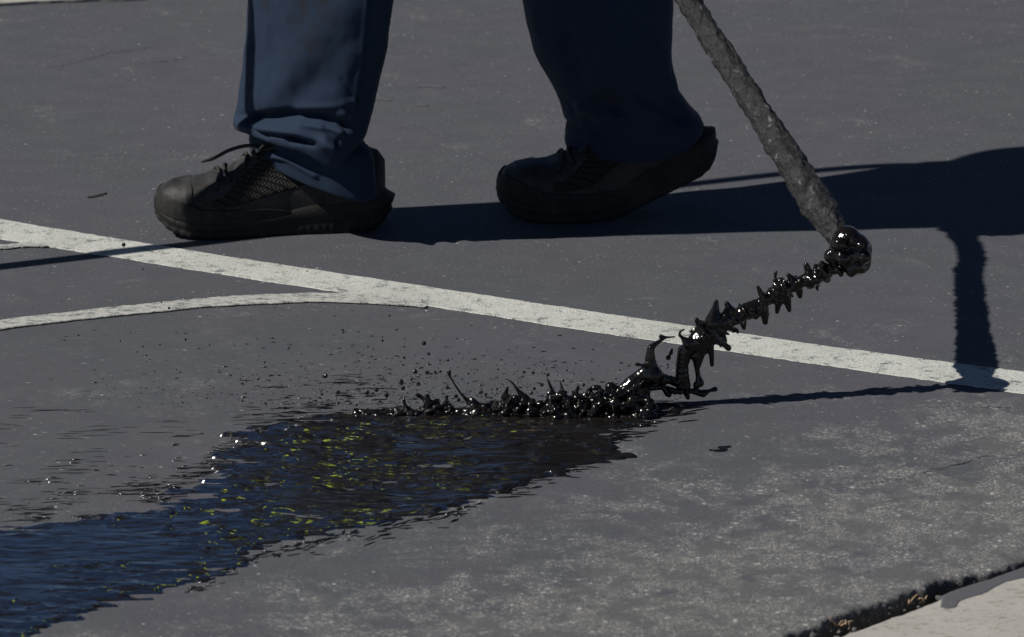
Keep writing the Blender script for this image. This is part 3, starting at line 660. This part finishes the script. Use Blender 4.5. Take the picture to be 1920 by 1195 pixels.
rowsL = [(0, -.08, .41, .115, .10, .95), (.8, -.12, .395, .112, .105, .82), (1.8, -.19, .392, .108, .098, .65), (2.8, -.245, .392, .101, .088, .48), (3.2, -.256, .392, .099, .082, .40),
         lv(3.6, -50, 464, 746, YL, 0.0765), lv(3.9, 0, 463, 738, YL, 0.0765), lv(4.3, 60, 460, 727, YL, 0.0748), lv(4.6, 100, 457, 718, YL, 0.0739), lv(5.0, 150, 451, 706, YL, 0.0731), lv(5.3, 185, 447, 698, YL, 0.0731),
         lv(5.5, 210, 444, 693, YL, 0.0731), lv(5.7, 232, 438, 687, YL, 0.0739), lv(5.85, 246, 436, 678, YL, 0.0748), lv(5.95, 256, 442, 670, YL, 0.0714), lv(6.02, 258, 452, 664, YL, 0.0646), lv(6.1, 250, 466, 658, YL, 0.0578),
         lv(6.2, 250, 472, 676, YL, 0.0561), lv(6.3, 262, 468, 694, YL, 0.0570), lv(6.45, 280, 466, 702, YL, 0.0587), lv(6.6, 300, 467, 704, YL, 0.0587), lv(6.75, 318, 468, 706, YL, 0.0595), lv(6.85, 330, 468, 707, YL, 0.0595), lv(6.9, 331, 472, 704, YL, 0.0561), lv(6.95, 322, 474, 702, YL, 0.0544)]
def dzL(s, th):
    lip = math.exp(-((s - 5.98) / .16) ** 2); w = np.angle(np.exp(1j * (th + .9)))
    z = lip * (-.021 * np.exp(-(w / .38) ** 2) + .006 * np.exp(-((np.angle(np.exp(1j * (th + 2.3)))) / .6) ** 2) + .01 * np.clip(np.sin(th), 0, 1))
    hem = float(sstep(6.3, 6.8, s)); z = z + hem * (-.016 * np.cos(th) + .008 * np.clip(-np.cos(th), 0, 1) + .002 * np.sin(3 * th + 1))
    return z
strokesL = [([(478, 224), (540, 218), (610, 222), (650, 235)], 11, -.017), ([(455, 232), (500, 240), (560, 248), (615, 276)], 9, .009), ([(605, 262), (624, 282)], 9, .007), ([(640, 215), (634, 250)], 10, .006),
            ([(545, 262), (590, 268)], 7, -.008), ([(640, 20), (560, 110), (505, 185)], 36, .006), ([(500, 30), (508, 130), (484, 200)], 24, -.0022), ([(600, 150), (540, 195)], 22, -.004), ([(470, 0), (476, 180)], 10, .0006),
            ([(697, -40), (690, 60), (678, 150), (664, 230)], 2.6, -.0028), ([(690, -40), (683, 60), (671, 150), (658, 230)], 5, .0016), ([(660, 100), (630, 180)], 18, .003), ([(500, 252), (540, 258), (585, 272)], 3.5, -.004), ([(470, 236), (500, 256)], 4, -.004), ([(610, 240), (634, 262), (628, 282)], 4, -.004), ([(560, 232), (640, 246)], 5, .004), ([(480, 285), (540, 300), (590, 330)], 5, .004), ([(490, 275), (520, 282)], 4, -.004), ([(560, 205), (620, 200), (660, 190)], 7, .003), ([(450, 215), (480, 222)], 5, -.003), ([(640, 150), (672, 190)], 5, -.002)]
rowsR = [(0, -.08, .50, .115, .10, .95), (.8, -.06, .505, .112, .105, .82), (1.8, .03, .505, .108, .10, .65), (2.8, .09, .485, .104, .085, .47), (3.2, .105, .48, .102, .084, .40),
         lv(3.6, -50, 966, 1258, YR, .09), lv(3.9, 0, 976, 1258, YR, .09), lv(4.3, 60, 986, 1257, YR, .088), lv(4.7, 110, 1001, 1259, YR, .086), lv(5.0, 150, 1024, 1268, YR, .085), lv(5.3, 185, 1043, 1292, YR, .085),
         lv(5.5, 203, 1051, 1311, YR, .086), lv(5.7, 214, 1054, 1316, YR, .086), lv(5.85, 226, 1058, 1314, YR, .083), lv(5.95, 236, 1062, 1309, YR, .078), lv(6.02, 238, 1068, 1302, YR, .07), lv(6.1, 234, 1072, 1298, YR, .066),
         lv(6.3, 243, 1066, 1294, YR, .066), lv(6.5, 249, 1064, 1296, YR, .067), lv(6.7, 256, 1063, 1298, YR, .067), lv(6.85, 264, 1064, 1298, YR, .066), lv(6.9, 265, 1068, 1294, YR, .063), lv(6.95, 260, 1070, 1290, YR, .062)]
def dzR(s, th):
    lip = math.exp(-((s - 5.98) / .16) ** 2); w = np.angle(np.exp(1j * (th + 1.2)))
    hem = float(sstep(6.1, 6.8, s))
    return lip * (-.016 * np.exp(-(w / .5) ** 2)) + hem * (.014 * np.cos(th) - .012 * np.clip(-np.sin(th), 0, 1))
strokesR = [([(1090, 200), (1130, 225), (1170, 222)], 9, .008), ([(1120, 190), (1160, 205)], 10, -.012), ([(1140, 20), (1140, 120), (1120, 180)], 20, .006), ([(1060, 60), (1090, 150)], 18, -.005), ([(1240, 120), (1290, 205)], 16, .004), ([(1200, 180), (1280, 225)], 10, -.006)]
mb = MB()
for rows, dz, st_, sd in ((rowsL, dzL, strokesL, 1.), (rowsR, dzR, strokesR, 8.)):
    n = 300; Vv = leg(rows, dz, st_, sd, n); mb.add(list(Vv.reshape(-1, 3)), grid_faces(n, TH, True))
# seat of the trousers
n = 24; Vv = []
for i in range(n):
    u = i / (n - 1); z = .80 + .25 * u; f = math.sin(math.pi * min(1., .12 + u * .95)) ** .5 if u < .4 else 1.
    for k in range(48):
        w = 2 * math.pi * k / 48; Vv.append((-.08 + .125 * f * math.cos(w), .47 + .17 * f * math.sin(w), z))
mb.add(Vv, grid_faces(n, 48, True))
tro = mb.build('trousers', M_NAVY); attach(tro, person)
tro['label'] = 'navy work trousers, dirt-stained, bunched over the shoes'
# body under the clothes: one skinned figure
def skin_figure(name, joints, edges, mat, sub=1):
    me = bpy.data.meshes.new(name); keys = list(joints); ix = {k: i for i, k in enumerate(keys)}
    me.from_pydata([joints[k][:3] for k in keys], [(ix[a], ix[b]) for a, b in edges], []); me.update()
    o = bpy.data.objects.new(name, me); col.objects.link(o)
    md = o.modifiers.new('skin', 'SKIN'); md.use_smooth_shade = True
    for i, k in enumerate(keys):
        r = joints[k][3]; sv = me.skin_vertices[0].data[i]; sv.radius = r if isinstance(r, tuple) else (r, r); sv.use_root = (i == 0)
    s2 = o.modifiers.new('sub', 'SUBSURF'); s2.levels = sub; s2.render_levels = sub
    me.materials.append(mat); return o
hl = NOZ + WDIR * .64
HN = (.085, .285, .585); HF = (.005, .31, .87)
Jn = {'pelvis': (-.08, .47, .93, (.12, .10)), 'waist': (-.09, .47, 1.06, (.12, .095)), 'chest': (-.13, .46, 1.27, (.14, .10)), 'neck0': (-.17, .46, 1.42, .06), 'neck': (-.19, .455, 1.49, .052), 'head': (-.215, .45, 1.58, .085), 'crown': (-.215, .45, 1.68, .075),
      'hipL': (-.10, .40, .90, .075), 'kneeL': (-.25, .385, .49, .045), 'ankL': (-.225, .388, .11, .032), 'hipR': (-.06, .54, .90, .075), 'kneeR': (.085, .475, .47, .045), 'ankR': (.185, .46, .16, .032),
      'shL': (-.15, .30, 1.36, .06), 'elL': (-.04, .24, 1.10, .042), 'wrL': (.06, .27, .70, .03), 'shR': (-.15, .62, 1.36, .06), 'elR': (-.05, .60, 1.08, .042), 'wrR': (.0, .38, .93, .03)}
Ed = [('pelvis', 'waist'), ('waist', 'chest'), ('chest', 'neck0'), ('neck0', 'neck'), ('neck', 'head'), ('head', 'crown'), ('pelvis', 'hipL'), ('hipL', 'kneeL'), ('kneeL', 'ankL'), ('pelvis', 'hipR'), ('hipR', 'kneeR'), ('kneeR', 'ankR'),
      ('chest', 'shL'), ('shL', 'elL'), ('elL', 'wrL'), ('chest', 'shR'), ('shR', 'elR'), ('elR', 'wrR')]
attach(skin_figure('body', Jn, Ed, M_SKIN), person)
Js = {k: Jn[k] for k in ('waist', 'chest', 'neck0', 'shL', 'elL', 'shR', 'elR')}
Js = {k: (*v[:3], tuple(q * 1.16 + .012 for q in v[3]) if isinstance(v[3], tuple) else v[3] * 1.15 + .014) for k, v in Js.items()}
Js['low'] = (-.08, .47, .90, (.155, .13))
o = skin_figure('safety_shirt', Js, [('waist', 'chest'), ('chest', 'neck0'), ('chest', 'shL'), ('shL', 'elL'), ('chest', 'shR'), ('shR', 'elR'), ('waist', 'low')], M_VIS); attach(o, person)
o['label'] = 'yellow-green high visibility shirt'
def glove(wr, hd, axis):
    wr = np.array(wr); hd = np.array(hd); ax = np.array(axis) / np.linalg.norm(axis); f = hd - wr; f -= 0; f /= np.linalg.norm(f)
    side = np.cross(ax, f); side /= np.linalg.norm(side)
    J2 = {'w': (*wr, .034), 'p': (*(wr + (hd - wr) * .5), (.042, .022))}; E2 = [('w', 'p')]
    for i, o_ in enumerate((-.028, -.01, .009, .027)):
        k = hd + ax * o_ + side * .026; a1 = k + f * .022; a2 = a1 - side * .030 + f * .014; a3 = a2 - side * .026 - f * .016
        for nme, q, r in ((f'k{i}', k - f * .01, .012), (f'a{i}', a1, .0105), (f'b{i}', a2, .0100), (f'c{i}', a3, .009)): J2[nme] = (*q, r)
        E2 += [('p', f'k{i}'), (f'k{i}', f'a{i}'), (f'a{i}', f'b{i}'), (f'b{i}', f'c{i}')]
    t0 = wr + (hd - wr) * .55 - ax * .03; J2['t0'] = (*t0, .013); J2['t1'] = (*(t0 - side * .02 + f * .02 - ax * .008), .011); J2['t2'] = (*(t0 - side * .028 + f * .042), .0095)
    E2 += [('p', 't0'), ('t0', 't1'), ('t1', 't2')]
    return attach(skin_figure('glove', J2, E2, M_GLOVE), person)
glove((.06, .27, .70), (.082, .282, .61), (-.1, .1, 1)); glove((.0, .38, .93), (.0, .33, .88), (-.2, .1, 1))
# cap with a peak
V = [v * np.array([.098, .09, .07]) + np.array([-.215, .45, 1.685]) for v in ICO3[0] if True]
mbc = MB(); mbc.add(V, ICO3[1]); mbc.add(ICO2[0] * np.array([.065, .06, .008]) + np.array([-.325, .45, 1.665]), ICO2[1]); attach(mbc.build('cap', M_CAP), person)

# ------------------------------------------------------------------ shoes
SL = .312
xw = np.array([0, .004, .012, .03, .08, .13, .18, .22, .25, .272, .288, .30, .308, .312]); ww = np.array([.004, .016, .027, .036, .0385, .039, .045, .051, .0515, .047, .039, .028, .015, .003])
def hw(x): return np.interp(x, xw, ww)
def sole_top(x): return np.interp(x, [0, .05, .1, .15, .2, .25, .29, .312], [.050, .047, .041, .031, .024, .024, .031, .040])
def sole_bot(x): return np.interp(x, [0, .012, .03, .23, .27, .295, .312], [.012, .004, 0, 0, .003, .010, .024])
def up_top(x): return np.interp(x, [0, .01, .03, .07, .12, .155, .175, .2, .22, .245, .27, .288, .302, .309, .312], [.09, .105, .112, .114, .116, .113, .107, .094, .082, .074, .0715, .0685, .0615, .051, .041])
HEEL_CUT = [0.]
def upper_pt(x, ph, off=0.):
    """ph 0..pi across the shoe, camera side first"""
    w = hw(x) * .965 + off; zb = sole_top(x) - .006; h = up_top(x) + off - zb - HEEL_CUT[0] * sstep(.075, .012, x)
    toe = sstep(.17, .27, x); e1 = .72 - .08 * toe; e2 = .82 - .12 * toe
    c = np.cos(ph); s = np.sin(ph)
    narrow = 1 - .38 * sstep(.25, .95, s) * sstep(.235, .14, x)     # instep narrower than the welt
    return np.stack([x + off * .6 * sstep(.28, .31, x), w * np.sign(c) * np.abs(c) ** e1 * narrow, zb + h * np.abs(s) ** e2], -1)
def make_shoe(loc, rot, bend, label, laces, size=1.):
    xb = .205; A_ = math.radians(bend); HEEL_CUT[0] = .030 if bend else 0.
    sg = np.linspace(0, .3, 200); ang = A_ * sstep(0, .085, sg); nx = np.concatenate([[0], np.cumsum(np.cos(ang[:-1]) * np.diff(sg))]); nz = np.concatenate([[0], np.cumsum(np.sin(ang[:-1]) * np.diff(sg))])
    ca, sa = math.cos(rot), math.sin(rot)
    def tf(P):
        P = np.array(P, float).reshape(-1, 3).copy()
        if bend:
            s = np.clip(xb - P[:, 0], 0, .299); a = np.interp(s, sg, ang); bx = np.interp(s, sg, nx); bz = np.interp(s, sg, nz); z = P[:, 2].copy()
            k = P[:, 0] < xb; P[:, 0] = np.where(k, xb - bx - z * -np.sin(a), P[:, 0]); P[:, 2] = np.where(k, bz + z * np.cos(a), z)
        # local +x is the toe (world -X), local +y is the camera side (world -Y)
        P *= size; x = -(P[:, 0] - .15); y = -P[:, 1]
        return np.stack([loc[0] + x * ca - y * sa, loc[1] + x * sa + y * ca, P[:, 2]], 1)
    NX, NP = 110, 61
    xs = np.concatenate([np.linspace(.0005, .03, 16)[:-1], np.linspace(.03, .28, 70)[:-1], np.linspace(.28, .3118, 26)]); ph = np.linspace(0, math.pi, NP)
    Xg, Pg = np.meshgrid(xs, ph, indexing='ij'); V = upper_pt(Xg, Pg)
    wr = .0016 * fbm(V[..., 0] / .02, V[..., 1] / .03, V[..., 2] / .016, 3) * sstep(.14, .2, Xg); wr = wr - .0022 * np.exp(-((Xg - .222) / .006) ** 2) * np.sin(Pg) - .0018 * np.exp(-((Xg - .205) / .005) ** 2) * np.sin(Pg)
    V[..., 2] += wr; V[..., 1] += wr * np.sign(V[..., 1])
    up = mobj('shoe', tf(V), grid_faces(len(xs), NP), M_LEATHER); attach(up, person); up['label'] = label
    def sub(name, V, F, mat, smooth=True):
        o = mobj(name, tf(V), F, mat, None, smooth); o.parent = up; o.matrix_parent_inverse = Matrix.Identity(4); return o
    def shell(name, x0, x1, p0, p1, off, mat, nx=60, npn=24):
        xs2 = np.linspace(x0, x1, nx); V = []
        for x in xs2:
            a, b = p0(x), p1(x); q = np.linspace(a, b, npn); row = upper_pt(np.full(npn, x), q, off); row[0] = upper_pt(np.array([x]), q[:1], -.001)[0]; row[-1] = upper_pt(np.array([x]), q[-1:], -.001)[0]; V.append(row)
        V = np.array(V); V[0] = upper_pt(np.full(npn, xs2[0]), np.linspace(p0(x0), p1(x0), npn), -.001); 
        return sub(name, V.reshape(-1, 3), grid_faces(nx, npn), mat)
    # knit side panels (both sides), rubber toe bumper, mudguard, lace stays, heel counter
    for sgn in (0, 1):
        f = (lambda v: v) if sgn == 0 else (lambda v: math.pi - v)
        shell('knit_panel', .085, .238, lambda x: f(np.interp(x, [.085, .12, .18, .238], [.55, .32, .27, .33])), lambda x: f(np.interp(x, [.085, .13, .15, .18, .205, .225, .238], [.75, 1.1, 1.16, 1.06, .84, .60, .5])), .0011, M_KNIT)
        shell('mudguard', .13, .262, lambda x: f(.0), lambda x: f(np.interp(x, [.13, .16, .2, .23, .262], [.03, .12, .2, .27, .34])), .0024, M_RUBBER)
        shell('lace_stay', .145, .246, lambda x: f(np.interp(x, [.145, .18, .205, .225, .246], [1.12, 1.02, .78, .52, .62])), lambda x: f(np.interp(x, [.145, .19, .225, .246], [1.34, 1.3, 1.22, 1.0])), .0017, M_LEATHER)
        shell('heel_counter', .0015, .085, lambda x: f(.0), lambda x: f(np.interp(x, [0, .04, .085], [1.2, .9, .25])), .0018, M_LEATHER)
    shell('toe_cap', .2625, .3112, lambda x: .0, lambda x: math.pi, .0009, M_LEATHER, 50, 60)
    def bump_p(x): return np.interp(x, [.25, .27, .29, .302, .311], [.30, .42, .62, .95, 1.5])
    for sgn in (0, 1):
        f = (lambda v: v) if sgn == 0 else (lambda v: math.pi - v)
        shell('toe_bumper', .252, .3117, lambda x: f(.0), lambda x: f(bump_p(x)), .0038, M_RUBBER, 50, 24)
    # sole: outline swept through layers
    t_ = np.concatenate([np.linspace(0, 1, 130)[:-1], np.linspace(1, 0, 130)[:-1]]); side = np.array([1] * 129 + [-1] * 129)
    xo = SL * (.5 - .5 * np.cos(math.pi * t_)); no = len(xo); yo = hw(xo) * side
    lay = [(-.5, 0.), (-.10, 0.), (.0, .0), (.02, .06), (.028, .16), (.024, .32), (.016, .42), (.034, .5), (.05, .62), (.05, .78), (.02, .92), (-.04, 1.0)]
    V = []
    for sc, u in lay:
        zz = sole_bot(xo) + (sole_top(xo) - sole_bot(xo)) * u
        grow = sc * .045
        lug = .0011 * (np.sin(xo * 2 * math.pi / .0105) > .1) * (u < .35) * (u > .0) + .003 * vn(xo / .006, u * 5., 3.) * sstep(.05, .0, xo)
        k = 1 + (grow + lug) / np.maximum(np.hypot(yo, .03), .02)
        V.append(np.stack([.15 + (xo - .15) * (1 + (grow + lug) / .15) - .004 * (1 - u) * sstep(.04, 0, xo) * 0 - .008 * sstep(.05, 0, xo) * (.25 < u < .8), yo * k, zz], 1))
    V = np.array(V); F = grid_faces(len(lay), no, True); F.append(tuple(range(no)))
    sub('sole', V.reshape(-1, 3), [tuple(reversed(f_)) for f_ in F], M_RUBBER)
    # laces
    mbl = MB(); mbh = []
    for i, x in enumerate(np.linspace(.155, .232, 5)):
        w = np.interp(x, [.155, .232], [1.22, .86]); q = np.linspace(w, math.pi - w, 16); c = upper_pt(x + .006 * np.sin(np.linspace(0, 3.1, 16)) * (1 if i % 2 else -1), q, .0035)
        mbl.add(*tube(c, .0024, 8))
        for pw in (w, math.pi - w):
            e = upper_pt(np.array([x]), np.array([pw - .02 if pw < 1.57 else pw + .02]), .0016)[0]; mbh.append(e)
    sub('lace', mbl.V, mbl.F, M_LACE)
    for e in mbh: sub('eyelet', ICO2[0] * np.array([.0042, .0036, .0026]) + e, ICO2[1], M_HOLE)
    if laces:
        k0 = upper_pt(np.array([.165]), np.array([1.45]), .004)[0]
        bow = spline([k0, k0 + np.array([.02, .004, .006]), k0 + np.array([.045, .008, .002]), k0 + np.array([.068, .012, -.008]), k0 + np.array([.085, .014, -.012])], 26)
        sub('lace_end', *tube(bow, np.interp(np.linspace(0, 1, 26), [0, .8, 1], [.0027, .0026, .0016]), 8), M_LACE)
        e0 = upper_pt(np.array([.152]), np.array([1.05]), .005)[0]
        sub('lace_tip', *tube(spline([e0, e0 + np.array([-.002, .004, -.008]), e0 + np.array([-.004, .007, -.018])], 8), .0016, 8), M_AGLET)
        for q in ((.0, .014), (.012, .010)):
            kk = spline([k0, k0 + np.array([-.008 - q[0], .012, q[1]]), k0 + np.array([.006 - q[0], .016, .004]), k0], 24); sub('lace_loop', *tube(kk, .0023, 8), M_LACE)
    return up
fl_ = (G(300, 440) + G(722, 430)) / 2
make_shoe((fl_[0] + .003, .392), math.radians(6), 0, 'near shoe planted flat, black, dusty toe and loose lace end', True)
make_shoe((A(1080, 380, YR)[0] + .064, .458), math.radians(1), 27, 'rear shoe with its heel lifted, in deep shade', False, 1.03)

# ------------------------------------------------------------------ trailing hose (seen as a thin shadow)
hp = [(-1.95, -.3, .02), (-1.55, -.08, .2), (-1.09, .146, .45), (-.72, .35, .70), (-.34, .535, .93), (-.12, .45, .97)]
V, F = tube(spline(hp, 90), np.interp(np.linspace(0, 1, 90), [0, 1], [.016, .010]), 12)
tag(mobj('supply_hose', V, F, M_HOSE), 'thin dark supply hose trailing from the worker, only its shadow in view', 'hose')
